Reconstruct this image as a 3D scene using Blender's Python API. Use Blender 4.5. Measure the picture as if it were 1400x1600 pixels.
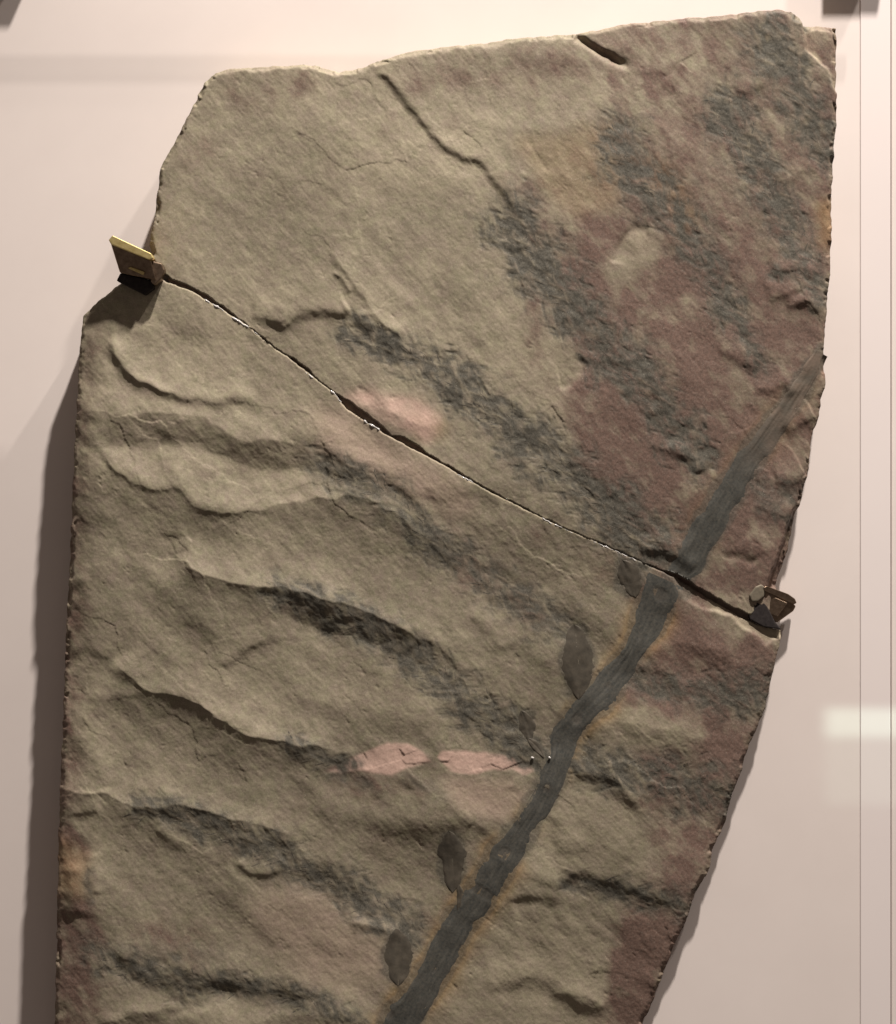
import bpy, bmesh, math, random
import numpy as np
from mathutils import Vector, Matrix

# ------------------------------------------------------------------ camera, light, exposure
S = 0.0005            # metres for one unit ("u") on the back panel; the view is 1400 x 1600 u
CAMD = 3200.0         # camera distance from the back panel in u
FRONT = 84.0          # mean distance of the slab's face from the panel in u
scene = bpy.context.scene
for o in list(bpy.data.objects):
    bpy.data.objects.remove(o)
C = scene.collection

cam_d = bpy.data.cameras.new('camera')
cam = bpy.data.objects.new('camera', cam_d); C.objects.link(cam)
cam.location = (0, -CAMD * S, 0); cam.rotation_euler = (math.pi / 2, 0, 0)
cam_d.sensor_fit = 'HORIZONTAL'; cam_d.sensor_width = 36
cam_d.lens = 36 * CAMD / 1400.0
cam_d.clip_start = 0.01; cam_d.clip_end = 100
scene.camera = cam

w = bpy.data.worlds.new('World'); scene.world = w; w.use_nodes = True
bg = w.node_tree.nodes['Background']
bg.inputs[0].default_value = (1.0, 0.84, 0.73, 1); bg.inputs[1].default_value = 0.125

def spot(name, direction, dist, power, color, radius, angle, blend=0.6, aim=(0, -0.04, 0)):
    l = bpy.data.lights.new(name, 'SPOT'); l.energy = power; l.color = color
    l.shadow_soft_size = radius; l.spot_size = math.radians(angle); l.spot_blend = blend
    o = bpy.data.objects.new(name, l); C.objects.link(o)
    d = Vector(direction).normalized(); a = Vector(aim)
    o.location = a + d * dist
    o.rotation_euler = (-d).to_track_quat('-Z', 'Y').to_euler()
    return o
# gallery spots high above and to the right, raking down the panel
spot('ceiling_spot_key', (0.235, -0.345, 1.0), 3.0, 630, (1.0, 0.94, 0.875), 0.055, 36, 0.9, aim=(0, -.04, -.12))
spot('ceiling_spot_second', (0.46, -0.27, 1.0), 3.1, 178, (1.0, 0.93, 0.86), 0.045, 36, 0.9, aim=(0, -.04, -.12))

# added pale green area lamps, standing in for a reflection low on the right
for gh, ge in ((.022, .0022), (.075, .0018)):
    gl = bpy.data.lights.new('reflection_light', 'AREA'); gl.shape = 'RECTANGLE'; gl.size = .085; gl.size_y = gh
    gl.spread = math.radians(1.2); gl.energy = ge; gl.color = (.70, 1.0, .86)
    g_ = bpy.data.objects.new('reflection_light', gl); C.objects.link(g_)
    gd = Vector((.75, -1.0, 0)).normalized(); g_.location = Vector((.348, 0, -.1535 - gh / 2)) + gd * .8
    g_.rotation_euler = (-gd).to_track_quat('-Z', 'Y').to_euler()
vs = scene.view_settings
vs.view_transform = 'Standard'; vs.look = 'None'; vs.exposure = 0.0; vs.gamma = 1.0
vs.use_curve_mapping = False
scene.cycles.use_denoising = True

# ------------------------------------------------------------------ helpers
rng = np.random.default_rng(7)
random.seed(5)
K = 1 - FRONT / CAMD          # slab outlines were measured in the picture: bring them to the slab's own plane

def W(px, py, dep, k=None):
    """u coordinates (origin upper left of the view, y down, dep towards the viewer) -> world"""
    k = (1 - dep / CAMD) if k is None else k
    return Vector(((px - 700) * S * k, -dep * S, (800 - py) * S * k))

def obj(name, me, mat=None, parent=None):
    o = bpy.data.objects.new(name, me); C.objects.link(o)
    if mat is not None: me.materials.append(mat)
    if parent is not None: o.parent = parent
    return o

def tag(o, label=None, cat=None, group=None, kind=None):
    for k_, v in (('label', label), ('category', cat), ('group', group), ('kind', kind)):
        if v: o[k_] = v
    return o

def empty(name, loc=(0, 0, 0)):
    o = bpy.data.objects.new(name, None); C.objects.link(o); o.location = loc
    o.empty_display_size = 0.05
    return o

# value noise ------------------------------------------------------
_tabs = {}
def vnoise(x, y, seed):
    if seed not in _tabs:
        _tabs[seed] = np.random.default_rng(seed).random((256, 256)).astype(np.float32)
    t = _tabs[seed]
    xi = np.floor(x); yi = np.floor(y)
    fx = (x - xi).astype(np.float32); fy = (y - yi).astype(np.float32)
    xi = xi.astype(np.int32) & 255; yi = yi.astype(np.int32) & 255
    fx = fx * fx * fx * (fx * (fx * 6 - 15) + 10); fy = fy * fy * fy * (fy * (fy * 6 - 15) + 10)
    x1 = (xi + 1) & 255; y1 = (yi + 1) & 255
    a = t[yi, xi]; b = t[yi, x1]; c = t[y1, xi]; d = t[y1, x1]
    return (a + (b - a) * fx + (c - a) * fy + (a - b - c + d) * fx * fy) * 2 - 1

def fbm(x, y, scale, seed, octs=4, gain=0.5, ang=0.0, stretch=1.0):
    ca, sa = math.cos(ang), math.sin(ang)
    u = (x * ca + y * sa) / (scale * stretch); v = (-x * sa + y * ca) / scale
    out = 0; a = 1.0; tot = 0
    for i in range(octs):
        c_, s_ = math.cos(i * 0.9), math.sin(i * 0.9)
        if stretch != 1.0: c_, s_ = 1.0, 0.0
        out = out + a * vnoise(u * c_ - v * s_ + 17.3 * i, u * s_ + v * c_ + 5.7 * i, seed + i)
        tot += a; a *= gain; u = u * 2.03; v = v * 2.03
    return out / tot

def cells(x, y, scale, seed, ang=0.0, stretch=1.0):
    """jittered cells: (random value per cell, offsets to the cell's centre)"""
    ca, sa = math.cos(ang), math.sin(ang)
    u = (x * ca + y * sa) / (scale * stretch); v = (-x * sa + y * ca) / scale
    r = np.random.default_rng(seed); jx = r.random((64, 64)).astype(np.float32); jy = r.random((64, 64)).astype(np.float32); val = r.random((64, 64)).astype(np.float32)
    iu = np.floor(u).astype(np.int32); iv = np.floor(v).astype(np.int32)
    best = np.full(u.shape, 9e9, np.float32); cv = np.zeros_like(best); dx = np.zeros_like(best); dy = np.zeros_like(best)
    for a in (-1, 0, 1):
        for b in (-1, 0, 1):
            ku = iu + a; kv = iv + b; mu = ku & 63; mv = kv & 63
            du = u - (ku + jx[mv, mu]); dv = v - (kv + jy[mv, mu]); d = du * du + dv * dv
            m = d < best
            best = np.where(m, d, best); cv = np.where(m, val[mv, mu], cv); dx = np.where(m, du, dx); dy = np.where(m, dv, dy)
    return cv, dx, dy

def smooth(a, b, x):
    t = np.clip((x - a) / (b - a), 0, 1)
    return t * t * (3 - 2 * t)

def curve(pts, step=8.0):
    """Catmull-Rom through the points"""
    p = np.array(pts, float)
    if len(p) < 3: return p
    q = np.vstack([2 * p[0] - p[1], p, 2 * p[-1] - p[-2]])
    out = []
    for i in range(1, len(q) - 2):
        p0, p1, p2, p3 = q[i - 1], q[i], q[i + 1], q[i + 2]
        n = max(1, int(np.hypot(*(p2 - p1)[:2]) / step))
        for j in range(n):
            t = j / n
            out.append(0.5 * (2 * p1 + (p2 - p0) * t + (2 * p0 - 5 * p1 + 4 * p2 - p3) * t * t + (3 * p1 - p0 - 3 * p2 + p3) * t ** 3))
    out.append(p[-1])
    return np.array(out)

def jitter(poly, amp, scale=9.0, seed=50):
    p = np.array(poly, float)
    n = vnoise(p[:, 0] / scale, p[:, 1] / scale, seed) + 0.5 * vnoise(p[:, 0] / scale * 2.3, p[:, 1] / scale * 2.3, seed + 1)
    m = vnoise(p[:, 0] / scale, p[:, 1] / scale, seed + 2) + 0.5 * vnoise(p[:, 0] / scale * 2.3, p[:, 1] / scale * 2.3, seed + 3)
    q = p.copy(); q[:, 0] += amp * n; q[:, 1] += amp * m
    return q

def resample(pts, step):
    p = np.array(pts, float); out = []
    for a, b in zip(p[:-1], p[1:]):
        n = max(1, int(np.hypot(*(b - a)) / step))
        for j in range(n): out.append(a + (b - a) * j / n)
    out.append(p[-1])
    return np.array(out)

# grid over the slab -----------------------------------------------
G = 1.5
X0, Y0, X1, Y1 = 70.0, 4.0, 1332.0, 1690.0
NX = int((X1 - X0) / G) + 1; NY = int((Y1 - Y0) / G) + 1
gx = (X0 + G * np.arange(NX)).astype(np.float32); gy = (Y0 + G * np.arange(NY)).astype(np.float32)
PX, PY = np.meshgrid(gx, gy)
WX = PX + 5 * fbm(PX, PY, 26, 400, 2); WY = PY + 5 * fbm(PX, PY, 26, 410, 2)     # warped: natural wobble of lines

def near(poly, R, warp=True):
    """window slices, distance, signed distance (+ = right of travel / below), t along"""
    p = np.array(poly, float)
    xa, ya = p.min(0) - R; xb, yb = p.max(0) + R
    i0 = max(0, int((xa - X0) / G)); i1 = min(NX, int((xb - X0) / G) + 2)
    j0 = max(0, int((ya - Y0) / G)); j1 = min(NY, int((yb - Y0) / G) + 2)
    sl = (slice(j0, j1), slice(i0, i1))
    x = (WX if warp else PX)[sl]; y = (WY if warp else PY)[sl]
    best = np.full(x.shape, 1e9, np.float32); sd = np.ones_like(best); tt = np.zeros_like(best)
    L = np.concatenate([[0], np.cumsum(np.hypot(*(p[1:] - p[:-1]).T))])
    for k in range(len(p) - 1):
        a, b = p[k], p[k + 1]; d = b - a; l2 = float(d @ d) + 1e-9
        lo_ = np.minimum(a, b) - R - 8; hi_ = np.maximum(a, b) + R + 8
        u0 = max(0, int((lo_[0] - X0) / G) - i0); u1 = min(i1 - i0, int((hi_[0] - X0) / G) + 2 - i0)
        v0 = max(0, int((lo_[1] - Y0) / G) - j0); v1 = min(j1 - j0, int((hi_[1] - Y0) / G) + 2 - j0)
        if u1 <= u0 or v1 <= v0: continue
        ww = (slice(v0, v1), slice(u0, u1))
        xx = x[ww] - np.float32(a[0]); yy = y[ww] - np.float32(a[1]); d0 = np.float32(d[0]); d1 = np.float32(d[1])
        t = np.clip((xx * d0 + yy * d1) * np.float32(1 / l2), 0, 1)
        q = (xx - t * d0) ** 2 + (yy - t * d1) ** 2
        m = q < best[ww]
        best[ww][m] = q[m]
        sd[ww][m] = np.where(d0 * yy - d1 * xx >= 0, 1.0, -1.0)[m]
        tt[ww][m] = ((L[k] + t * np.float32(L[k + 1] - L[k])) / L[-1])[m]
    dist = np.sqrt(np.minimum(best, 1e6))
    return sl, dist, dist * sd, tt

H = np.zeros_like(PX)
RF = 0.63

def taper(t, a=0.18, b=0.18):
    return smooth(0, a, t) * smooth(0, b, 1 - t)

def lip(pts, h, wa, wb=5.0, edge=1.6, ta=.18, tb=.18, low=0.0):
    """surface swells towards the line from above (width wa) and drops at it; low = bit of hollow below"""
    pl = curve(pts); R = max(wa, wb * 1.6, 20) * 3
    sl, d, s, t = near(pl, R)
    edge = edge * 2.2 + .5; wa = wa * 1.15
    f = 1 / (1 + np.exp(np.clip(s / edge, -30, 30)))
    k = taper(t, ta, tb)
    h = h * RF; low = low * RF
    H[sl] += k * (h * f * np.exp(-(np.maximum(-s, 0) / wa) ** 1.4) - low * (1 - f) * np.exp(-np.maximum(s, 0) / wb))

def ridge(pts, h, wa, wb, ta=.2, tb=.2, p=1.5):
    pl = curve(pts); R = max(wa, wb) * (2.8 if p > 1.3 else 5.5)
    sl, d, s, t = near(pl, R)
    ww = np.where(s < 0, wa, wb)
    H[sl] += taper(t, ta, tb) * h * RF * np.exp(-(d / ww) ** p)

def band(pts, hw, soft=0.5, ragged=0.5, seed=600, sc=14, hw2=None, feather=False):
    """0..1 mask along a curve with ragged borders"""
    pl = curve(pts); R = max(hw, hw2 or hw) * 2
    sl, d, s, t = near(pl, R)
    h_ = hw + ((hw2 if hw2 is not None else hw) - hw) * t
    an = math.atan2(pl[-1][1] - pl[0][1], pl[-1][0] - pl[0][0])
    if feather:
        n = np.maximum(fbm(PX[sl], PY[sl], 6, seed, 3, .6, ang=an + .55, stretch=5), fbm(PX[sl], PY[sl], 6, seed + 3, 3, .6, ang=an - .55, stretch=5)) + .6 * fbm(PX[sl], PY[sl], 34, seed + 5, 2) - .15
    else:
        n = fbm(PX[sl], PY[sl], sc, seed, 3)
    m = smooth(-soft, soft, 1 - d / h_ + ragged * n - 0.12)
    m = np.where(d > 1.9 * h_, 0, m)
    out = np.zeros_like(PX); out[sl] = m
    return out

def inside(poly, x, y):
    p = np.array(poly, float); c = np.zeros(x.shape, bool)
    for (ax, ay), (bx, by) in zip(p, np.roll(p, -1, 0)):
        if ay == by: continue
        m = (ay > y) != (by > y)
        c ^= m & (x < (bx - ax) * (y - ay) / (by - ay) + ax)
    return c

def blur(a, r):
    r = max(1, int(r / G))
    for _ in range(2):
        for ax in (0, 1):
            c = np.cumsum(np.concatenate([np.repeat(np.take(a, [0], ax), r + 1, ax), a, np.repeat(np.take(a, [-1], ax), r, ax)], ax), ax, dtype=np.float64)
            n = a.shape[ax]
            a = ((np.take(c, np.arange(2 * r + 1, 2 * r + 1 + n), ax) - np.take(c, np.arange(0, n), ax)) / (2 * r + 1)).astype(np.float32)
    return a

_rag = {}
def area(poly, soft=10, ragged=8, seed=650, sc=20):
    if (seed, sc) not in _rag: _rag[(seed, sc)] = (fbm(PX, PY, sc, seed, 3), fbm(PX, PY, sc, seed + 9, 3))
    p = np.array(poly, float); mg = ragged + 3 * soft + 6
    i0 = max(0, int((p[:, 0].min() - mg - X0) / G)); i1 = min(NX, int((p[:, 0].max() + mg - X0) / G) + 2)
    j0 = max(0, int((p[:, 1].min() - mg - Y0) / G)); j1 = min(NY, int((p[:, 1].max() + mg - Y0) / G) + 2)
    w_ = (slice(j0, j1), slice(i0, i1)); rx, ry = _rag[(seed, sc)]
    m = inside(poly, PX[w_] + ragged * rx[w_], PY[w_] + ragged * ry[w_]).astype(np.float32)
    out = np.zeros_like(PX); out[w_] = blur(m, soft) if soft > 0 else m
    return out

# ------------------------------------------------------------------ outlines of the two fragments
CRACK_LOW = [(216,424),(248,433),(262,441),(300,456),(345,482),(385,507),(425,541),(470,573),(520,613),(545,641),(575,661),
             (610,683),(650,704),(700,731),(760,766),(820,796),(870,820),(930,846),(990,873),(1030,891),(1060,904),(1110,936),(1165,968),(1195,980),(1228,988)]
CRACK_UP = [(240,404),(252,426),(268,436),(300,449),(330,466),(350,480),(372,497.5),(388,508),(410,528),(425,540),(445,553),(462,563),(482,579),(500,597),(520,612.5),
            (536,622),(550,629),(578,650),(598,667),(610,680),(628,683),(650,694),(664,708),(680,717),(700,728),(730,746),(760,763.5),(800,784.5),(820,794.5),(870,819),(930,845),(990,872),
            (1030,889.5),(1062,900),(1088,915),(1120,933),(1150,950),(1178,962),(1212,956)]
UP_OUT = [(1212,956),(1222,915),(1240,862),(1252,802),(1256,795),(1262,765),(1272,732),(1273,722),(1271,716),(1275,690),(1278,672),(1286,650),(1290,635),(1289,622),(1296,604),(1295,585),(1293,556),
          (1295,520),(1299,470),(1303,420),(1306,350),(1304,310),(1307,250),(1310,200),(1312,112),(1313,60),(1311,38),(1282,34),(1256,36),(1250,24),(1238,17),
          (1215,14),(1180,17),(1150,20),(1100,25),(1040,30),(975,37),(950,43),(900,52),(850,55),(800,60),(750,68),(690,73),(640,80),(600,92),
          (566,106),(530,112),(505,104),(480,101),(450,102),(400,104),(360,107),(336,113),(318,128),(290,186),(270,225),(249,262),(247,290),(240,342),(232,382),(240,404)]
LOW_OUT = [(1228,988),(1229,998),(1221,1030),(1212,1072),(1204,1110),(1188,1150),(1178,1168),(1166,1210),(1150,1250),(1142,1290),(1122,1334),(1113,1372),
           (1094,1402),(1082,1440),(1060,1490),(1040,1540),(1018,1597),(985,1678),(80,1678),(83,1600),(86,1500),(88,1400),(90,1300),(91,1250),(95,1150),(97,1080),(100,1000),(103,930),
           (106,880),(112,780),(115,700),(119,620),(121,560),(125,520),(127,492),(160,464),(190,440),(216,424)]
up_poly = np.vstack([jitter(resample(CRACK_UP, 3), 1.3, 10, 60)[:-1], jitter(resample(UP_OUT, 3), 1.3, 11, 64)[:-1]])
low_poly = np.vstack([jitter(resample(CRACK_LOW, 3), 1.1, 10, 70)[:-1], jitter(resample(LOW_OUT, 3), 1.2, 11, 74)[:-1]])
in_up = inside(up_poly, PX, PY); in_low = inside(low_poly, PX, PY)

# ------------------------------------------------------------------ relief
lowzone = smooth(-60, 120, PY - (430 + (PX - 250) * 0.55))       # below the crack
H += 9 * fbm(PX, PY, 330, 100, 2) * (0.5 + 0.6 * lowzone)
H += 3.4 * fbm(PX, PY, 95, 110, 3, ang=0.75, stretch=1.8) * (0.45 + 0.75 * lowzone)
H += .7 * fbm(PX, PY, 30, 120, 3, ang=0.8, stretch=1.5)

# the slab thins towards its lower right border
TILT = 52 * smooth(0, 1, .62 * (PX - 640) / 560 + .5 * (PY - 760) / 760)
H -= TILT
# lower fragment: scoop, folds and ledges (light rakes down from above)
lip([(174,520),(184,556),(205,585),(236,604),(275,617),(318,629),(345,632),(366,626),(385,632),(412,652)], 7.5, 26, 26, 1.6, .14, .2, 2)
ridge([(250,520),(330,560),(420,600)], -5, 60, 60)
ridge([(174,520),(184,556),(205,585),(236,604),(275,617),(318,629)], 6, 9, 10, .1, .3)
lip([(470,680),(540,725),(600,752),(650,772),(700,785),(740,800)], 6, 40, 24, 3, .2, .2, 2)
ridge([(110,640),(180,648),(250,648),(318,650),(345,668),(378,686),(440,690),(500,712)], 11, 40, 34, .08, .2, 1.2)
ridge([(130,700),(220,700),(330,705),(400,735),(480,735),(560,765)], -9, 28, 34, .1, .2)
ridge([(118,676),(150,700),(185,735),(222,758),(252,767),(280,762),(300,788),(340,800),(395,800),(440,786),(500,780),(560,778),(610,800),(660,835),(720,868)], 13, 44, 60, .12, .2, 1.0)
lip([(118,676),(150,700),(185,735),(222,758),(252,767),(280,762),(300,788),(340,800),(395,800),(440,786)], 4.5, 30, 20, 1.6, .12, .2, 2)
lip([(640,700),(690,760),(740,775),(780,800)], 5, 40, 20, 4, .2, .2, 2)
lip([(180,706),(205,738),(235,760)], 3, 14, 10); lip([(240,710),(262,735),(285,748)], 3, 14, 10)
lip([(205,785),(232,812),(262,830),(296,846)], 3, 18, 14, 2)
lip([(276,866),(290,858),(302,846)], 4, 10, 8, 1.2, .1, .1, 3)
ridge([(262,856),(300,886),(345,902),(400,912),(460,922),(520,938),(575,956),(620,975),(655,1000),(700,1040)], 17, 28, 74, .12, .25, 1.0)
lip([(272,862),(300,886),(345,902),(400,912),(460,922),(520,938),(575,956),(620,975),(655,1000)], 1.5, 24, 20, 2.0, .1, .15, 0)
ridge([(420,950),(500,985),(580,1005),(660,1060)], -6, 24, 26)
lip([(340,1046),(372,1026),(402,1008),(448,998)], 4.5, 16, 22, 1.6, .1, .2, 3)
ridge([(170,1026),(212,1062),(240,1078),(272,1084),(312,1100),(350,1124),(385,1144),(430,1156),(480,1164),(560,1176)], 17, 28, 70, .1, .2, 1.0)
lip([(180,1034),(212,1062),(240,1078),(272,1084),(312,1100),(350,1124),(385,1144),(430,1156),(480,1164)], 4, 24, 20, 1.6, .08, .2, 1)
ridge([(420,1080),(500,1100),(600,1110),(720,1140)], 5, 40, 40)
lip([(100,1018),(150,1022),(185,1034)], 5, 24, 18, 2.5)
lip([(96,1092),(150,1096),(200,1086),(240,1082)], 3.5, 12, 14, 2)
ridge([(84,1236),(130,1240),(165,1240),(200,1254),(240,1262),(290,1258),(350,1276),(420,1292),(500,1320)], 14, 30, 64, .05, .3, 1.0)
lip([(200,1262),(240,1268),(290,1262),(350,1280),(420,1296)], 3, 24, 20, 2.0, .1, .25, 1)
lip([(100,1278),(130,1268),(160,1262)], 4, 10, 8, 1.5)
lip([(142,1178),(156,1200),(160,1232)], 3, 16, 8, 1.5); lip([(132,1330),(140,1360),(148,1400)], 4, 18, 9, 1.5)
ridge([(110,1345),(112,1400),(115,1440)], 6, 24, 24)
lip([(240,1292),(262,1306),(280,1322),(300,1316)], 4, 14, 9)
lip([(370,1352),(400,1366),(430,1366),(452,1352)], 5, 18, 10, 1.5, .1, .1, 3)
lip([(380,1410),(410,1398),(450,1392),(490,1398),(520,1420),(570,1448)], -5, 22, 16, 4)
ridge([(480,1250),(620,1280),(760,1300)], 7, 60, 44)
lip([(560,1290),(640,1300),(720,1290),(790,1310)], 6, 40, 24, 4)
lip([(170,1478),(200,1505),(235,1530),(300,1528),(370,1540),(440,1556),(520,1570)], 8, 32, 26, 3, .1, .2, 3)
lip([(250,1598),(290,1578),(330,1568),(380,1560)], -7, 20, 14, 2.2)
ridge([(300,1640),(420,1595),(520,1590),(620,1620)], 12, 34, 80)
ridge([(150,1600),(220,1580),(290,1570)], 6, 14, 16)
ridge([(540,1440),(590,1452),(630,1470)], 5, 12, 18)
# right of the stem
ridge([(900,1140),(980,1130),(1060,1150),(1130,1160)], 8, 42, 34)
lip([(995,1056),(1030,1050),(1052,1070),(1070,1100)], 4, 16, 14)
lip([(890,1216),(930,1222),(958,1230),(985,1262),(1010,1280)], 7, 30, 26, 2.2, .1, .2, 5)
ridge([(1000,1020),(1080,1010),(1160,1030)], 4, 22, 26)
lip([(800,1372),(850,1386),(880,1390),(905,1374),(960,1392),(1020,1416),(1075,1440)], 5, 34, 24, 2.2, .1, .2, 3)
lip([(794,1418),(820,1410),(850,1412),(885,1425)], 4.5, 20, 24, 2, .12, .3, 5)
for dx in (0, 34, 62):
    lip([(845 + dx, 1428 - dx * .25),(880 + dx, 1468 - dx * .25),(925 + dx, 1518 - dx * .4)], -2.6, 10, 9, 2)
lip([(752,1556),(790,1550),(840,1546),(880,1560),(910,1584),(960,1610)], 6, 30, 34, 2.5, .1, .2, 5)
ridge([(860,1556),(910,1568),(960,1590)], 4, 12, 14)
ridge([(860,1330),(930,1320),(1000,1350)], 5, 50, 30)
# between L1/L2 and the stem
lip([(724,960),(760,985),(778,1014),(800,1008),(822,992)], 4, 18, 12, 1.8)
lip([(596,980),(640,990),(690,1020),(725,1060)], 3, 16, 12)
ridge([(880,900),(920,960),(980,990)], 3, 26, 26)
lip([(640,1240),(660,1200),(680,1184)], 4, 16, 10); lip([(690,1248),(720,1280),(740,1296)], 3, 12, 12)
lip([(790,1225),(812,1250),(800,1290)], 3, 16, 8)
for k_ in range(70):                                    # fine diagonal bedding scratches
    x_ = 160 + 700 * rng.random(); y_ = 560 + 900 * rng.random(); l_ = 20 + 40 * rng.random()
    lip([(x_, y_), (x_ + l_ * .8, y_ + l_ * .75), (x_ + l_ * 1.5, y_ + l_ * 1.5)], (rng.random() - .3) * 3.2, 10, 8, 1.6)

# upper fragment
lip([(580,116),(600,124),(622,150),(646,178),(664,200),(680,222),(700,236),(722,246),(742,252),(762,276),(786,306),(812,345),(824,380)], 4.5, 26, 18, 1.0, .06, .2, 2.5)
lip([(440,524),(456,506),(478,494),(505,492),(530,496),(552,488)], 7, 26, 18, 1.6, .1, .08, 4)
lip([(388,492),(412,498),(430,498),(445,506)], 5, 20, 10, 1.5)
lip([(552,488),(560,512),(590,528),(618,552),(660,572)], 6, 30, 16, 3, .1, .3, 3)
ridge([(505,385),(530,410),(560,455),(590,495),(640,545)], 3.5, 14, 6, .2, .2)
ridge([(518,420),(540,442),(548,462)], 3, 6, 4)
lip([(540,330),(600,420),(680,500),(700,560)], -2, 16, 14, 2)
lip([(664,430),(690,470),(715,520),(745,560),(765,600)], -2.5, 14, 12, 2)
ridge([(898,56),(918,66),(945,84),(988,106)], -13, 5, 6, .06, .35, 2)
lip([(985,106),(1010,112),(1045,110),(1062,98),(1030,140)], 3, 16, 12, 2)
lip([(1012,352),(990,352),(974,366),(964,390),(954,410)], -5, 12, 10, 1.0, .05, .1)
lip([(872,604),(890,602),(904,590),(915,572),(908,548)], -5, 20, 7, 1.0, .05, .2)
lip([(1160,155),(1190,130),(1222,104)], 4, 16, 12, 1.4)
lip([(1230,290),(1250,268),(1286,260)], 3, 12, 10, 1.2)
lip([(820,210),(835,245),(858,275)], -3, 10, 8, 1.2)
lip([(1200,470),(1228,460),(1256,450),(1250,480)], 6, 18, 10, 1.6)
lip([(1205,428),(1240,420),(1285,430)], 6, 18, 14, 2.2); lip([(1230,480),(1262,474),(1296,488)], 7, 16, 14, 2.2)
lip([(1118,548),(1150,556),(1188,580)], 5, 20, 14, 2); lip([(1180,606),(1206,610),(1236,600),(1240,622)], 6, 16, 14, 1.6)
lip([(1222,668),(1250,672),(1284,650)], 7, 26, 18, 2, .1, .05, 3)
lip([(1215,760),(1240,758),(1268,742)], 8, 26, 18, 2.4, .15, .05, 3); lip([(1180,786),(1210,800),(1246,808)], 6, 20, 20, 3)
lip([(1135,880),(1150,873),(1168,876),(1185,888)], -5, 10, 12, 1.2)
lip([(1150,862),(1180,872),(1216,850)], 4, 22, 16, 3)
lip([(1040,700),(1075,718),(1100,742)], 5, 20, 14, 1.6); lip([(1010,692),(1040,702),(1075,722)], 4, 12, 12)
lip([(1000,862),(1030,862),(1066,876),(1090,892)], 8, 10, 12, 1.6, .1, .1, 4); lip([(1020,845),(1050,852),(1085,868)], 6, 9, 8, 1.4)
ridge([(690,90),(800,82),(920,78),(1040,60)], 3, 26, 30); ridge([(700,180),(820,205),(960,190)], 3, 30, 22)
lip([(890,700),(940,640),(1000,670)], 2, 30, 20, 4)
ridge([(540,628),(600,640),(690,680)], 5, 16, 30)
for k_ in range(50):
    x_ = 300 + 800 * rng.random(); y_ = 150 + 520 * rng.random(); l_ = 16 + 30 * rng.random()
    lip([(x_, y_), (x_ + l_ * .6, y_ + l_ * .8), (x_ + l_ * 1.1, y_ + l_ * 1.7)], (rng.random() - .45) * 2.4, 9, 8, 1.5)

# fronds: axis points from tip to stem, half width at tip, at stem
FRONDS = [
    ('u', [(806,350),(838,408),(880,462),(930,522),(985,580),(1040,642),(1092,720)], 44, 34, 1.0),
    ('u', [(560,520),(630,552),(700,590),(770,646),(840,700),(905,752),(960,800),(1015,858)], 26, 46, 1.0),
    ('u', [(968,225),(1010,280),(1052,335),(1092,400),(1130,460),(1165,520),(1192,572)], 42, 16, .9),
    ('u', [(1140,170),(1168,228),(1200,290),(1235,350),(1262,405),(1292,470)], 42, 18, .9),
    ('u', [(1205,60),(1240,120),(1272,175),(1304,240)], 44, 34, .9),
    ('l', [(505,728),(550,748),(600,770),(660,825),(730,880),(800,935),(870,980)], 26, 34, .75),
    ('l', [(430,925),(510,955),(580,985),(650,1030),(715,1080),(780,1135),(850,1184)], 26, 30, .9),
    ('l', [(455,1168),(500,1185),(550,1196)], 20, 14, .8),
    ('l', [(225,1262),(300,1280),(380,1312),(455,1345),(520,1380),(590,1425),(640,1452)], 24, 30, .8),
    ('l', [(150,1490),(230,1515),(310,1535),(400,1545),(480,1566),(540,1590)], 26, 20, .75),
    ('l', [(1215,1085),(1150,1090),(1080,1080),(1000,1062)], 34, 22, .8),
    ('l', [(1160,1258),(1080,1235),(1000,1215),(905,1196)], 44, 26, .85),
    ('l', [(1085,1425),(1010,1408),(930,1392),(890,1386)], 24, 14, .8),
]
frond_m = np.zeros_like(PX)
for i, (pc, pts, a, b, s_) in enumerate(FRONDS):
    frond_m = np.maximum(frond_m, s_ * band(pts, a * 1.12, .60, .85, 600 + 7 * i, 22, b * 1.1, True))
    frond_m = np.maximum(frond_m, .75 * s_ * band(pts, 3.0, .6, .9, 602 + 7 * i, 12))
for pts, hw, s_ in [([(1180,760),(1220,775),(1262,770)], 26, .6), ([(1200,800),(1240,812)], 18, .6), ([(1210,425),(1270,428)], 12, .8), ([(1290,60),(1300,110)], 10, .3), ([(1150,250),(1190,300)], 40, .35),
                    ([(900,1080),(960,1060),(1010,1050)], 16, .5), ([(240,1480),(330,1500)], 26, .25), ([(140,1360),(142,1410)], 6, .5),
                    ([(520,1210),(570,1225)], 14, .5), ([(1070,310),(1110,380)], 34, .35), ([(640,1215),(690,1250)], 14, .3)]:
    frond_m = np.maximum(frond_m, s_ * band(pts, hw, .6, .8, 780, 14))
frond_m = np.clip(frond_m, 0, 1)
# leafy texture pressed into the fronds: short strokes in two directions
st1 = fbm(WX, WY, 4.6, 130, 2, ang=0.45, stretch=4.2); st2 = fbm(WX, WY, 5.0, 140, 2, ang=1.20, stretch=3.6)
leafy = np.maximum(st1, st2)
H += frond_m * (.42 * leafy + 1.1 * fbm(PX, PY, 16, 150, 2) - .6)
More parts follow.
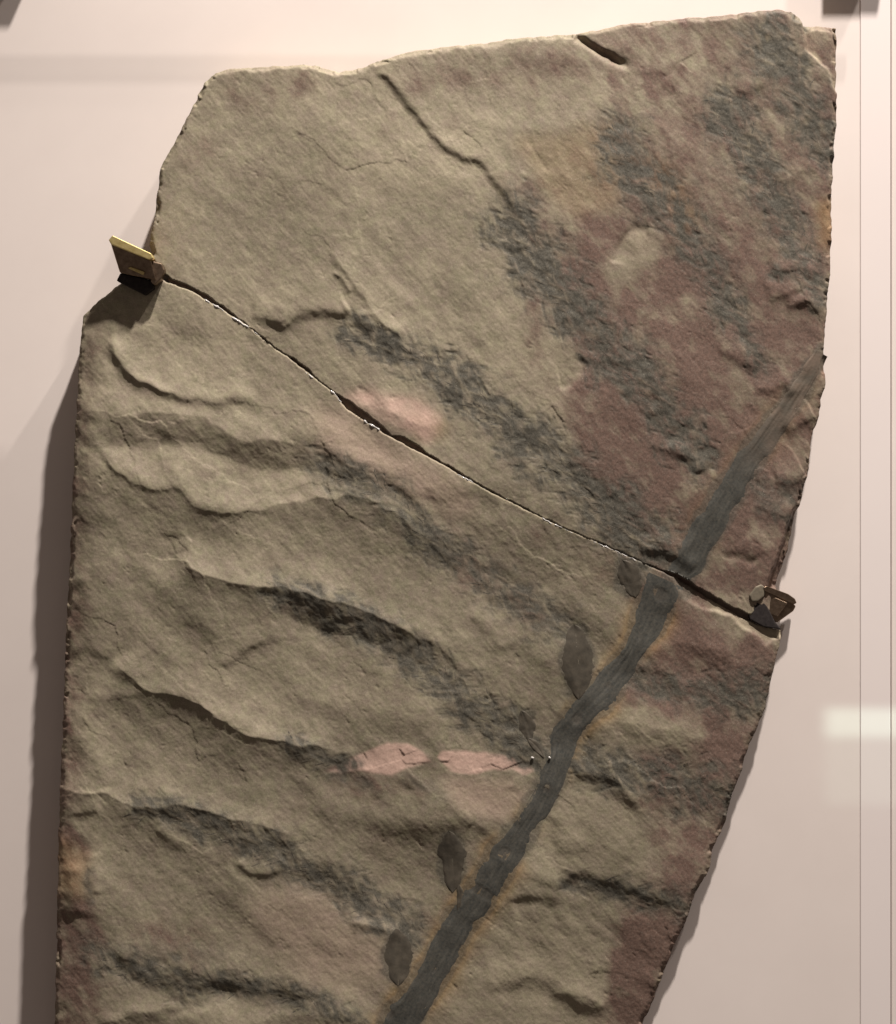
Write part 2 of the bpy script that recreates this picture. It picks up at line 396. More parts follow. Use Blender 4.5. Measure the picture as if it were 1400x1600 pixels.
# rock grain
flaky = smooth(-.15, .45, fbm(PX, PY, 170, 190, 3))
for sc_, sd_, am in ((120, 191, .75), (52, 192, .5)):                     # split slate: low plates with crisp broken edges
    cx_ = PX + 22 * fbm(PX, PY, 60, sd_ + 30, 4, .6); cy_ = PY + 22 * fbm(PX, PY, 60, sd_ + 40, 4, .6)
    cv, cdx, cdy = cells(cx_, cy_, sc_, sd_, .72, 1.8)
    H += flaky * am * (cv - .5 + (cv * 7 % 1 - .5) * 1.2 * cdx + (cv * 13 % 1 - .5) * 1.6 * cdy)
H += .14 * fbm(PX, PY, 3.0, 180, 2, ang=.85, stretch=7.0) + .10 * fbm(PX, PY, 8.0, 183, 2, ang=.72, stretch=4.0)   # scratches
grain = fbm(PX, PY, 7.0, 160, 3, .7)
H += (0.16 + 0.08 * lowzone) * grain + 0.22 * fbm(PX, PY, 19, 170, 2)
pits = smooth(.3, .9, fbm(PX, PY, 9, 195, 3, .7, ang=.8, stretch=1.7)) * smooth(.0, .5, fbm(PX, PY, 60, 197, 2))
H -= .7 * pits
H += 0.12 * fbm(PX, PY, 3.2, 175, 1)

# pale pink spalls: flat facets
PINK = [[(504,1206),(556,1182),(606,1162),(640,1164),(660,1176),(674,1190),(638,1200),(612,1212),(590,1210),(560,1204),(540,1208)],
        [(682,1184),(690,1174),(760,1178),(800,1186),(838,1208),(820,1216),(800,1206),(770,1204),(745,1212),(704,1208)],
        [(530,616),(580,612),(650,622),(690,655),(672,690),(640,672),(590,655),(545,632)]]
pink = np.zeros_like(PX)
pcv, pdx, pdy = cells(PX, PY, 30, 663, -.25, 1.8)
for i, p in enumerate(PINK):
    m = area(p, 1.2 if i < 2 else 8, 2.2 if i < 2 else 8, 660, 30)
    if i < 2:
        cx, cy = np.mean(p, 0)
        H[:] = H * (1 - m) + m * (blur(H, 6) + 0.6 * (pcv - .5) + 1.6 * (pcv * 7 % 1 - .5) * pdx + 2.4 * (pcv * 5 % 1 - .3) * pdy + .4 * grain)
    pink = np.maximum(pink, m * (.9, .95, .95)[i] * (np.clip(.70 + .55 * pcv + .3 * fbm(PX, PY, 14, 661, 3), .2, 1) if i < 2 else np.clip(.8 + .5 * fbm(PX, PY, 22, 661, 3), .3, 1)))

# rounded, crumbling borders
def border(poly, width, depth, seed):
    sl, d, s, t = near(poly[::2], width * 3, warp=False)
    wn = width * (1 + 1.1 * fbm(PX[sl], PY[sl], 20, seed, 4))
    H[sl] -= depth * np.exp(-(d / np.maximum(wn, 1.2)) ** 2)
    ch = smooth(.18, .30, fbm(PX[sl], PY[sl], 26, seed + 40, 3)) * (d < 3 * width)          # small chips broken off the rim
    H[sl] -= 3.2 * ch * smooth(2.2 * width, 1.2 * width, d)
    return sl, d
border(jitter(resample(UP_OUT, 6), 1.3, 11, 64), 4, 4.5, 300)
border(jitter(resample(LOW_OUT, 6), 1.2, 11, 74), 4, 4.5, 310)
sl, d, s, t = near(np.array([(86,1678),(86,1500),(90,1300),(97,1080),(106,880),(115,700),(121,560),(127,492)]), 90, warp=False)   # left flank leans back
lw = 30 + 14 * fbm(PX[sl], PY[sl], 60, 340, 3)
H[sl] -= 9 * np.exp(-(d / lw) ** 2) ; H[sl] += 1.3 * np.exp(-(d / 20) ** 2) * fbm(PX[sl], PY[sl], 20, 350, 3)
# chipped lower layers (pale): right end of the crack, right flank, upper right corner
CREAM = [[(1052,898),(1075,905),(1110,928),(1150,946),(1166,966),(1200,978),(1230,986),(1229,996),(1212,1000),(1206,1012),(1188,994),(1168,984),(1148,962),(1108,954),(1074,938)],
         [(1250,796),(1262,790),(1250,850),(1226,920),(1204,926),(1218,880),(1236,830)],
         [(1252,20),(1320,20),(1320,150),(1304,130),(1296,104),(1276,88),(1262,72)]]
cream = .75 * band(CRACK_LOW, 3.2, .5, 1.1, 665, 12)
for i, p in enumerate(CREAM):
    m = area(p, 2.5, 3, 670)
    if i == 0: m = m * in_low
    H -= m * (5, 16, 16)[i]
    if i == 0:
        H += m * 0.12 * (PY - (900 + (PX - 1052) * .55))
    cream = np.maximum(cream, m)

# ------------------------------------------------------------------ pigment masks
red = np.zeros_like(PX)
for p, s_ in [([(900,330),(960,300),(1040,330),(1080,240),(1140,330),(1180,420),(1300,350),(1300,620),(1270,760),(1230,920),(1160,940),(1080,900),(1000,860),(960,790),(900,700),(880,600),(905,540),(860,480)], .95),
              ([(1060,940),(1170,985),(1240,1000),(1190,1170),(1150,1260),(1090,1120),(1000,1120),(960,1080),(1010,1010)], .95),
              ([(1000,1180),(1180,1150),(1130,1330),(1080,1430),(1000,1370),(1010,1300)], .8),
              ([(960,1440),(1090,1420),(1010,1640),(960,1660),(945,1540)], 1.25),
              ([(80,1280),(130,1300),(148,1420),(170,1520),(150,1640),(70,1660)], .8),
              ([(80,560),(124,560),(124,1000),(112,1280),(80,1280)], .7),
              ([(330,118),(500,112),(520,135),(420,160),(330,150)], .35),
              ([(270,220),(330,200),(320,260),(270,270)], .4), ([(130,500),(160,490),(150,620),(115,620)], .4),
              ([(880,60),(1240,30),(1290,150),(1200,230),(1000,180)], .25),
              ([(780,240),(860,260),(900,330),(1000,700),(1000,860),(900,690),(830,560),(800,400)], .35),
              ([(1080,900),(1200,690),(1300,520),(1290,700),(1230,940)], .95), ([(1190,30),(1312,30),(1312,330),(1180,240)], .45),
              ([(560,110),(900,60),(1240,20),(1240,60),(900,130),(620,150)], .35),
              ([(660,790),(760,860),(880,970),(820,980),(700,900)], .4), ([(1000,960),(1080,940),(1060,1010)], .7),
              ([(240,1430),(360,1440),(330,1500),(200,1480)], .4), ([(520,1200),(640,1210),(600,1240),(540,1240)], .8)]:
    red = np.maximum(red, s_ * area(p, 16, 26, 680, 34))
red *= np.clip(1.0 + .55 * fbm(PX, PY, 40, 690, 4), 0, 1.4)
red = np.maximum(red, (.78 - .30 * smooth(320, 120, PY)) * smooth(-90, 130, PX - 905 - (PY - 250) * .10 - 60 * fbm(PX, PY, 90, 693, 3)) * smooth(-40, 60, 960 - PY) )
red += .35 * smooth(.25, .8, fbm(PX, PY, 60, 695, 4)) * (1 - .6 * smooth(0, 500, 900 - PX))
# pale grey-green windows in the red
GREY = [([(1012,356),(985,358),(962,390),(944,430),(962,476),(984,440),(1030,400),(1035,370)], .8), ([(840,480),(880,520),(918,570),(905,596),(874,600),(850,560)], .8),
        ([(860,1240),(940,1232),(1000,1290),(1030,1350),(960,1370),(850,1370)], 1), ([(770,1440),(900,1430),(960,1470),(955,1570),(900,1600),(760,1560)], 1),
        ([(900,1130),(980,1110),(1040,1150),(960,1170)], .9), ([(640,600),(720,640),(780,720),(740,740),(670,690)], .35)]
pale = np.zeros_like(PX)
for p, s_ in GREY:
    m = s_ * area(p, 6, 10, 700); pale = np.maximum(pale, m)
red = red + .85 * smooth(.05, .4, red) * (fbm(PX, PY, 16, 698, 4, .6, ang=.9, stretch=1.8)) 
red = np.clip(red * (1 - pale), 0, 1.1)
# ochre halo along the stem, stains
STEM_U = [(1288,548,30),(1276,570,34),(1250,612,40),(1215,662,46),(1178,714,52),(1146,764,56),(1112,820,58),(1082,876,58),(1064,908,58)]
STEM_L = [(1046,908,84),(1028,948,66),(1008,990,58),(986,1030,46),(952,1078,58),(912,1118,56),(886,1152,50),(872,1194,48),(848,1250,48),(820,1296,52),(786,1346,60),(752,1402,60),(716,1456,60),(680,1520,58),(640,1580,64),(575,1680,70)]
ochre = np.zeros_like(PX); stem_film = np.zeros_like(PX)
for st, s_ in ((STEM_L[1:], 1.0), (STEM_U, .3)):
    pl = curve(st); sl, d, s, t = near(pl[:, :2], 70)
    hw = np.interp(t, np.linspace(0, 1, len(pl)), pl[:, 2] / 2)
    n = fbm(PX[sl], PY[sl], 70, 720, 2)
    stem_film[sl] = np.maximum(stem_film[sl], smooth(.35, -.35, (d - hw) / 9 - .5 * fbm(PX[sl], PY[sl], 15, 725, 3)))
    ochre[sl] = np.maximum(ochre[sl], s_ * np.exp(-np.maximum(d - hw - 2, 0) / (6 * np.clip(1 + 1.3 * n, .3, 3))) * np.clip(.22 + .9 * n, .0, .6))
for p, s_ in [([(955,1020),(985,1000),(990,1030),(940,1080),(925,1070)], .7), ([(1280,310),(1306,300),(1306,390),(1286,380)], .6), ([(85,1310),(130,1320),(140,1400),(86,1400)], .35),
              ([(640,640),(690,650),(700,690),(650,680)], .4), ([(1040,400),(1060,360),(1000,230),(1060,260),(1100,340)], .3), ([(800,220),(960,190),(1000,260),(960,330),(900,340),(850,300)], .22)]:
    ochre = np.maximum(ochre, s_ * area(p, 9, 14, 730))
pinkish = .55 * area([(490,630),(540,640),(700,740),(760,800),(700,800),(560,740),(490,690)], 14, 18, 740) + .45 * area([(400,1400),(480,1385),(640,1480),(600,1560),(480,1540),(390,1450)], 24, 22, 741)
pinkish = np.maximum(pinkish, .6 * area([(690,1215),(800,1220),(830,1240),(790,1290),(720,1270)], 10, 10, 742))
pink = np.maximum(pink, .5 * pinkish)
dark = np.clip(frond_m * (1.22 - 1.35 * leafy + .45 * fbm(PX, PY, 14, 750, 3)), 0, 1)
for p in ([(902,1036),(56,122)], [(704,1350),(48,102)], [(620,1500),(52,96)], [(822,1138),(32,58)], [(985,905),(48,70)], [(838,1172),(22,44)]):
    (cx, cy), (a_, b_) = p
    rr = np.hypot((WX - cx) / (a_ / 2), (WY - cy) / (b_ / 2)) + .22 * fbm(PX, PY, 12, 781, 3)
    dark = np.maximum(dark, .72 * smooth(1.12, .86, rr))
dark = np.maximum(dark, .62 * stem_film)
dark = .55 * dark + .45 * blur(dark, 3)
tone = np.clip(.33 + .30 * (1 - lowzone) - .12 * smooth(500, 1000, PX) + .55 * fbm(PX, PY, 120, 760, 4) + .25 * fbm(PX, PY, 9, 770, 3) + .18 * fbm(PX, PY, 12, 775, 3, ang=.8, stretch=2.2) + .2 * fbm(PX, PY, 5, 777, 2), 0, 1)

# ------------------------------------------------------------------ materials
def nodes(name):
    m = bpy.data.materials.new(name); m.use_nodes = True
    nt = m.node_tree; b = nt.nodes['Principled BSDF']
    return m, nt, b
def N(nt, kind, **kw):
    n = nt.nodes.new(kind)
    for k_, v in kw.items(): setattr(n, k_, v)
    return n
def mixc(nt, fac, a, b, blend='MIX'):
    n = N(nt, 'ShaderNodeMix', data_type='RGBA', blend_type=blend)
    for sock, v in ((n.inputs[0], fac), (n.inputs[6], a), (n.inputs[7], b)):
        if isinstance(v, bpy.types.NodeSocket): nt.links.new(v, sock)
        elif isinstance(v, tuple): sock.default_value = (*v, 1)
        else: sock.default_value = v
    return n.outputs[2]
def noise(nt, vec, scale, detail=4, rough=.6):
    n = N(nt, 'ShaderNodeTexNoise'); n.inputs['Scale'].default_value = scale
    n.inputs['Detail'].default_value = detail; n.inputs['Roughness'].default_value = rough
    nt.links.new(vec, n.inputs['Vector']); return n.outputs[0]
def ramp(nt, x, a, b):
    n = N(nt, 'ShaderNodeMapRange'); n.inputs[1].default_value = a; n.inputs[2].default_value = b
    nt.links.new(x, n.inputs[0]); return n.outputs[0]
def bump(nt, bsdf, hgt, strength, dist):
    n = N(nt, 'ShaderNodeBump'); n.inputs['Strength'].default_value = strength; n.inputs['Distance'].default_value = dist
    nt.links.new(hgt, n.inputs['Height']); nt.links.new(n.outputs[0], bsdf.inputs['Normal'])

def rock_material():
    m, nt, b = nodes('slate')
    co = N(nt, 'ShaderNodeTexCoord').outputs['Object']
    A = N(nt, 'ShaderNodeAttribute', attribute_name='pigment_a'); B = N(nt, 'ShaderNodeAttribute', attribute_name='pigment_b')
    sa = N(nt, 'ShaderNodeSeparateColor'); sb = N(nt, 'ShaderNodeSeparateColor')
    nt.links.new(A.outputs['Color'], sa.inputs[0]); nt.links.new(B.outputs['Color'], sb.inputs[0])
    n1 = noise(nt, co, 420, 3, .7); n2 = noise(nt, co, 60, 5, .6); n3 = noise(nt, co, 900, 2, .6)
    base = mixc(nt, sb.outputs[2], (.192, .168, .106), (.430, .370, .252))
    base = mixc(nt, ramp(nt, n2, .38, .68), base, mixc(nt, .45, base, (.225, .165, .130)))
    n4 = noise(nt, co, 170, 3, .7)
    base = mixc(nt, ramp(nt, n4, .35, .65), mixc(nt, .16, base, (.20, .20, .10)), mixc(nt, .20, base, (.30, .20, .19)))
    base = mixc(nt, sb.outputs[1], base, (.36, .30, .205))            # pale layers
    r = mixc(nt, ramp(nt, n1, .3, .7), (.102, .060, .046), (.186, .106, .080))
    base = mixc(nt, sa.outputs[0], base, r)
    base = mixc(nt, sb.outputs[0], base, (.33, .19, .065))            # ochre
    base = mixc(nt, sa.outputs[2], base, (.60, .395, .32))            # pink
    dk = mixc(nt, ramp(nt, n1, .35, .65), (.042, .040, .031), (.095, .086, .066))
    base = mixc(nt, sa.outputs[1], base, dk)
    base = mixc(nt, ramp(nt, n3, .25, .75), mixc(nt, .22, base, (.03, .025, .02)), mixc(nt, .10, base, (.6, .52, .42)))
    n5 = noise(nt, co, 1500, 2, .5)
    base = mixc(nt, ramp(nt, n5, .66, .74), base, mixc(nt, .28, base, (.75, .68, .58)))
    base = mixc(nt, ramp(nt, n5, .34, .26), base, mixc(nt, .35, base, (.02, .018, .015)))
    nt.links.new(base, b.inputs['Base Color'])
    b.inputs['Roughness'].default_value = .72; b.inputs['Specular IOR Level'].default_value = .35
    bump(nt, b, noise(nt, co, 650, 4, .75), .14, .0008)
    return m
M_ROCK = rock_material()

def simple(name, c1, c2, scale, rough, metal=0.0, bstr=0.0, spec=.5, stretch=None):
    m, nt, b = nodes(name)
    co = N(nt, 'ShaderNodeTexCoord').outputs['Object']
    if stretch:
        mp = N(nt, 'ShaderNodeMapping'); mp.inputs['Rotation'].default_value = (0, stretch[0], 0); mp.inputs['Scale'].default_value = stretch[1]
        nt.links.new(co, mp.inputs[0]); co = mp.outputs[0]
    n = noise(nt, co, scale, 5, .65)
    nt.links.new(mixc(nt, ramp(nt, n, .3, .7), c1, c2), b.inputs['Base Color'])
    b.inputs['Roughness'].default_value = rough; b.inputs['Metallic'].default_value = metal; b.inputs['Specular IOR Level'].default_value = spec
    if bstr: bump(nt, b, n, bstr, .001)
    return m
def stem_material():
    m, nt, b = nodes('carbonised_stem')
    at = N(nt, 'ShaderNodeAttribute', attribute_name='along'); sx = N(nt, 'ShaderNodeSeparateXYZ'); nt.links.new(at.outputs['Vector'], sx.inputs[0])
    mp = N(nt, 'ShaderNodeMapping'); mp.inputs['Scale'].default_value = (5, 4.5, 0); nt.links.new(at.outputs['Vector'], mp.inputs[0])
    co = N(nt, 'ShaderNodeTexCoord').outputs['Object']
    n = noise(nt, mp.outputs[0], 1.0, 6, .7); n2 = noise(nt, co, 500, 3, .7); n3 = noise(nt, co, 60, 4, .6)
    c = mixc(nt, ramp(nt, n, .32, .68), (.034, .036, .034), (.080, .077, .066))
    c = mixc(nt, ramp(nt, n2, .35, .75), c, mixc(nt, .35, c, (.17, .145, .11)))
    rk = mixc(nt, ramp(nt, n3, .35, .65), (.10, .082, .062), (.19, .135, .10))
    c = mixc(nt, sx.outputs[2], c, rk)
    nt.links.new(c, b.inputs['Base Color']); b.inputs['Roughness'].default_value = .64; b.inputs['Specular IOR Level'].default_value = .35
    bump(nt, b, n2, .2, .0008)
    return m
M_STEM = stem_material()
M_LEAF = simple('carbonised_leaf', (.050, .042, .031), (.100, .082, .060), 150, .65, 0, .2, .4)
M_PINN = simple('carbon_film', (.050, .047, .040), (.13, .11, .082), 130, .6, 0, .3, .4)
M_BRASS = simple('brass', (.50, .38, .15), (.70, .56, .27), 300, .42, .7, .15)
M_DARK_METAL = simple('bronze_and_shaded_brass', (.16, .11, .075), (.30, .22, .16), 300, .40, 1.0, .2)
M_PAD = simple('dark_pad', (.022, .018, .018), (.045, .038, .036), 400, .95, 0, 0, .08)
M_RED = simple('red_wax', (.45, .06, .04), (.55, .10, .06), 400, .5)
M_GLUE = simple('clear_glue', (.55, .52, .50), (.7, .66, .62), 300, .08, 0, 0, .9)
M_PANEL = simple('painted_panel', (.755, .662, .618), (.795, .700, .655), 9, .62, 0, 0, .25)
M_OPAL = simple('opal_acrylic', (.81, .72, .695), (.83, .74, .71), 9, .3, 0, 0, .4)
M_SEAM = simple('dark_seam', (.54, .45, .42), (.60, .51, .47), 60, .6)
# acrylic
def acrylic(name, clear, tint):
    m = bpy.data.materials.new(name); m.use_nodes = True; nt = m.node_tree; nt.nodes.clear()
    out = N(nt, 'ShaderNodeOutputMaterial'); tr = N(nt, 'ShaderNodeBsdfTransparent'); tr.inputs[0].default_value = (*tint, 1)
    pb = N(nt, 'ShaderNodeBsdfPrincipled'); pb.inputs['Base Color'].default_value = (.93, .84, .80, 1); pb.inputs['Roughness'].default_value = .12
    mx = N(nt, 'ShaderNodeMixShader'); mx.inputs[0].default_value = 1 - clear
    nt.links.new(tr.outputs[0], mx.inputs[1]); nt.links.new(pb.outputs[0], mx.inputs[2]); nt.links.new(mx.outputs[0], out.inputs[0])
    return m
M_ACR = acrylic('acrylic', .90, (.985, .985, .985)); M_ACR_EDGE = acrylic('acrylic_edge', .70, (.9, .9, .9)); M_ACR_BAR = acrylic('acrylic_bar', .93, (.98, .98, .98))

# ------------------------------------------------------------------ back panel
def box_mesh(name, x0, x1, y0, y1, z0, z1, bev=0):
    bm = bmesh.new(); bmesh.ops.create_cube(bm, size=1)
    for v in bm.verts:
        v.co = Vector(((x0 + x1) / 2 + v.co.x * (x1 - x0), (y0 + y1) / 2 + v.co.y * (y1 - y0), (z0 + z1) / 2 + v.co.z * (z1 - z0)))
    if bev: bmesh.ops.bevel(bm, geom=bm.edges[:], offset=bev, segments=3, affect='EDGES', profile=.5)
    me = bpy.data.meshes.new(name); bm.to_mesh(me); bm.free(); return me
xr = (1398 - 700) * S
tag(obj('back_panel', box_mesh('back_panel', -1.2, .9, 0, .02, -1.2, .9), M_PANEL), kind='structure')

# ------------------------------------------------------------------ fossil slab
slab = empty('plant_fossil', W(640, 1600, 10))
tag(slab, 'cracked grey-brown stone slab with a fossil plant stem and fronds, held by metal clips', 'fossil')
org = slab.location.copy()

def Hs(x, y):
    """bilinear sample of the relief"""
    u = np.clip((np.asarray(x, float) - X0) / G, 0, NX - 1.001); v = np.clip((np.asarray(y, float) - Y0) / G, 0, NY - 1.001)
    i = u.astype(int); j = v.astype(int); fu = u - i; fv = v - j
    return H[j, i] * (1 - fu) * (1 - fv) + H[j, i + 1] * fu * (1 - fv) + H[j + 1, i] * (1 - fu) * fv + H[j + 1, i + 1] * fu * fv

def wcoords(x, y, h):
    """slab-plane u + height above the mean face -> world coordinates relative to the slab's base"""
    x = np.asarray(x, float); y = np.asarray(y, float)
    return np.stack([(x - 700) * S * K - org.x, -(FRONT + np.asarray(h, float)) * S - org.y, (800 - y) * S * K - org.z], -1)

def mesh_np(name, co, quads):
    me = bpy.data.meshes.new(name); n = len(quads)
    me.vertices.add(len(co)); me.vertices.foreach_set('co', co.astype(np.float32).ravel())
    me.loops.add(4 * n); me.loops.foreach_set('vertex_index', quads.astype(np.int32).ravel())
    me.polygons.add(n); me.polygons.foreach_set('loop_start', (np.arange(n) * 4).astype(np.int32))
    me.polygons.foreach_set('use_smooth', np.ones(n, bool))
    me.update(calc_edges=True); return me

def fragment(name, inmask, poly, back, label):
    cell = inmask[:-1, :-1] & inmask[1:, :-1] & inmask[:-1, 1:] & inmask[1:, 1:]
    J, I = np.nonzero(cell)
    used = np.zeros((NY, NX), bool)
    for a, b in ((0, 0), (0, 1), (1, 0), (1, 1)): used[J + a, I + b] = True
    idx = -np.ones((NY, NX), np.int64); idx[used] = np.arange(used.sum())
    vx = PX[used].astype(float); vy = PY[used].astype(float); vh = H[used].astype(float)
    quads = np.stack([idx[J, I], idx[J + 1, I], idx[J + 1, I + 1], idx[J, I + 1]], 1)
    # directed boundary edges
    e = np.concatenate([quads[:, [0, 1]], quads[:, [1, 2]], quads[:, [2, 3]], quads[:, [3, 0]]])
    key = e[:, 0] * 10000000 + e[:, 1]; rkey = e[:, 1] * 10000000 + e[:, 0]
    be = e[~np.isin(key, rkey)]
    bv = np.unique(be)
    # pull border vertices on to the outline
    p = poly; q = np.roll(poly, -1, 0); bx = vx[bv]; by = vy[bv]
    best = np.full(len(bv), 1e9); nxp = bx.copy(); nyp = by.copy()
    for (ax, ay), (cx, cy) in zip(p, q):
        dx, dy = cx - ax, cy - ay; l2 = dx * dx + dy * dy + 1e-9
        t = np.clip(((bx - ax) * dx + (by - ay) * dy) / l2, 0, 1); ex = ax + t * dx; ey = ay + t * dy
        d2 = (bx - ex) ** 2 + (by - ey) ** 2; m = d2 < best
        best[m] = d2[m]; nxp[m] = ex[m]; nyp[m] = ey[m]
    vx[bv] = nxp; vy[bv] = nyp
    xs, ys, hs = [vx], [vy], [vh]; qs = [quads]; off = len(vx)
    # rough flanks going back to the panel
    lut = -np.ones(off, np.int64); lut[bv] = np.arange(len(bv)); prev = bv
    cx, cy = vx.mean(), vy.mean()
    rings = 7
    for r in range(1, rings + 1):
        f = r / rings
        nn = vnoise(vx[bv] / 15, vy[bv] / 15 + r * .7, 801) + .5 * vnoise(vx[bv] / 5, vy[bv] / 5 + r * 1.9, 803)
        ins = (.9 * nn * (1 if r < rings else 0) + 3.0 * f)      # flanks lean in a little
        dl = np.hypot(vx[bv] - cx, vy[bv] - cy) + 1e-6
        rx = vx[bv] - (vx[bv] - cx) / dl * ins; ry = vy[bv] - (vy[bv] - cy) / dl * ins
        rh = vh[bv] * (1 - f) - f * back + 0.8 * nn * (1 if r < rings else 0)
        xs.append(rx); ys.append(ry); hs.append(rh)
        cur = off + np.arange(len(bv)); off += len(bv)
        if r == 1: pa, pb_ = be[:, 0], be[:, 1]
        else: pa, pb_ = prev[lut[be[:, 0]]], prev[lut[be[:, 1]]]
        qs.append(np.stack([pb_, pa, cur[lut[be[:, 0]]], cur[lut[be[:, 1]]]], 1)); prev = cur
    x = np.concatenate(xs); y = np.concatenate(ys); h = np.concatenate(hs)
    me = mesh_np(name, wcoords(x, y, h), np.concatenate(qs))
    n0 = len(vx)
    def full(a):
        v = a[used].astype(np.float32); return np.concatenate([v] + [v[bv]] * rings)
    for nm, chans in (('pigment_a', (red, dark, pink)), ('pigment_b', (ochre, np.maximum(cream, .18 * pale), tone))):
        at = me.attributes.new(nm, 'FLOAT_COLOR', 'POINT')
        arr = np.ones((len(x), 4), np.float32)
        for c_, ch in enumerate(chans): arr[:, c_] = np.clip(full(ch), 0, 1)
        at.data.foreach_set('color', arr.ravel())
    o = obj(name, me, M_ROCK, slab); o['label'] = label
    return o
upper = fragment('upper_fragment', in_up, up_poly, FRONT - 10, 'upper broken half of the slab with dark fronds and reddish staining')
lower = fragment('lower_fragment', in_low, low_poly, FRONT - 10, 'lower broken half of the slab with rippled folds')

def child(name, me, mat, parent, label=None):
    o = obj(name, me, mat, parent)
    if label: o['label'] = label
    return o

# stem ---------------------------------------------------------------
def stem(stations, parent, label, seed, cut=None, fade=lambda t, u: 0 * t):
    pl = curve(stations, 2.2); n = len(pl); m = 25
    tan = np.gradient(pl[:, :2], axis=0); tan /= np.hypot(*tan.T)[:, None]
    nor = np.stack([-tan[:, 1], tan[:, 0]], 1)
    arc = np.concatenate([[0], np.cumsum(np.hypot(*(pl[1:, :2] - pl[:-1, :2]).T))])
    u = np.linspace(-1, 1, m)
    hwl = .9 * pl[:, 2] / 2 * (1 + .18 * vnoise(arc / 26, arc * 0 + 3, seed) + .02 * vnoise(arc / 10, arc * 0 + 9, seed))
    hwr = .9 * pl[:, 2] / 2 * (1 + .18 * vnoise(arc / 30, arc * 0 + 30, seed) + .02 * vnoise(arc / 11, arc * 0 + 19, seed))
    hw = np.where(u[None, :] < 0, hwl[:, None], hwr[:, None])
    x = pl[:, 0][:, None] + nor[:, 0][:, None] * u[None, :] * hw; y = pl[:, 1][:, None] + nor[:, 1][:, None] * u[None, :] * hw
    if cut is not None: y = cut(x, y)
    base = .5 * Hs(x, y) + .25 * Hs(x + 3, y - 5) + .25 * Hs(x - 3, y + 5)
    U = u[None, :] + 0 * arc[:, None]; A = arc[:, None] + 0 * U
    prof = 1.7 * (1 - np.abs(U) ** 4) - .9
    stri = 1.0 * vnoise(U * 3.2 + 40 + A / 400, A / 120, seed + 3) + .8 * vnoise(U * 8, A / 70, seed + 4) + .55 * vnoise(U * 17, A / 45, seed + 6) + .35 * vnoise(U * 4, A / 10, seed + 5)
    scar = smooth(.55, .8, vnoise(U * 1.2 + 9, A / 24, seed + 8))                       # flaked-off film
    h = base + prof + .32 * stri * (1 - U ** 6) - .5 * scar
    k = np.arange(n * m).reshape(n, m)
    q = np.stack([k[:-1, :-1], k[:-1, 1:], k[1:, 1:], k[1:, :-1]], -1).reshape(-1, 4)
    me = mesh_np('stem', wcoords(x, y, h).reshape(-1, 3), q[:, ::-1])
    at = me.attributes.new('along', 'FLOAT_VECTOR', 'POINT')
    at.data.foreach_set('vector', np.stack([U, A / 100, np.clip(.12 * scar + fade(A / arc[-1], U), 0, 1)], -1).astype(np.float32).ravel())
    return child('stem', me, M_STEM, parent, label)
cl = np.array(CRACK_LOW, float); cu = np.array(CRACK_UP, float)
stem(STEM_U, upper, 'dark grey fossil stem running to the right edge', 820, lambda x, y: np.minimum(y, np.interp(x, cu[:, 0], cu[:, 1]) - 3),
     lambda t, u: .95 * smooth(.62, .2, t) + .5 * smooth(.75, 1, np.abs(u)))
stem(STEM_L, lower, 'dark grey striated fossil stem running to the lower edge', 830, lambda x, y: np.maximum(y, np.interp(x, cl[:, 0], cl[:, 1]) + 3),
     lambda t, u: .45 * smooth(.8, 1, np.abs(u)))

# thin oval leaflets ---------------------------------------------------
def leaflet(cx, cy, w_, l_, ang, label, seed):
    n, m = 26, 13
    t = np.linspace(0, 1, n); u = np.linspace(-1, 1, m)
    prof = np.sin(np.pi * t ** .92) ** .62
    prof[0] = prof[-1] = .05
    wob = 1 + .16 * vnoise(t * 6, t * 0 + 2, seed) + .08 * vnoise(t * 14, t * 0 + 5, seed)
    a = (t - .5)[:, None] * l_ + 0 * u[None, :]; b = u[None, :] * (w_ / 2 * prof * wob)[:, None] + 3 * np.sin(t * 3)[:, None]
    ca, sa = math.cos(ang), math.sin(ang)
    x = cx + b * ca - a * sa; y = cy + b * sa + a * ca
    h = Hs(x, y) * .5 + .5 * Hs(x * 0 + cx, y * 0 + cy) * 0 + .5 * Hs(x, y)
    h = h - .35 * np.exp(-(u / .10) ** 2)[None, :] + .9 * (1 - np.abs(u) ** 6)[None, :] - .35 + .4 * vnoise(b / 3.5, a / 20, seed + 2)
    k = np.arange(n * m).reshape(n, m); q = np.stack([k[:-1, :-1], k[:-1, 1:], k[1:, 1:], k[1:, :-1]], -1).reshape(-1, 4)
    child('leaflet', mesh_np('leaflet', wcoords(x, y, h).reshape(-1, 3), q[:, ::-1]), M_LEAF, lower, label)
leaflet(902, 1036, 52, 118, -.06, 'largest dark oval leaflet beside the stem', 841)
leaflet(704, 1350, 44, 98, -.06, 'dark oval leaflet pointing down to the stem', 842)
leaflet(620, 1500, 48, 90, -.03, 'dark oval leaflet lowest beside the stem', 843)
leaflet(822, 1138, 26, 52, -.25, 'small dark leaflet near the stem joint', 844)
leaflet(716, 1408, 12, 44, .05, 'thin dark stalk under an oval leaflet', 845)
leaflet(985, 905, 40, 62, -.35, 'dark patch of leaf by the crack', 846)
leaflet(838, 1172, 14, 40, -.7, None, 847)

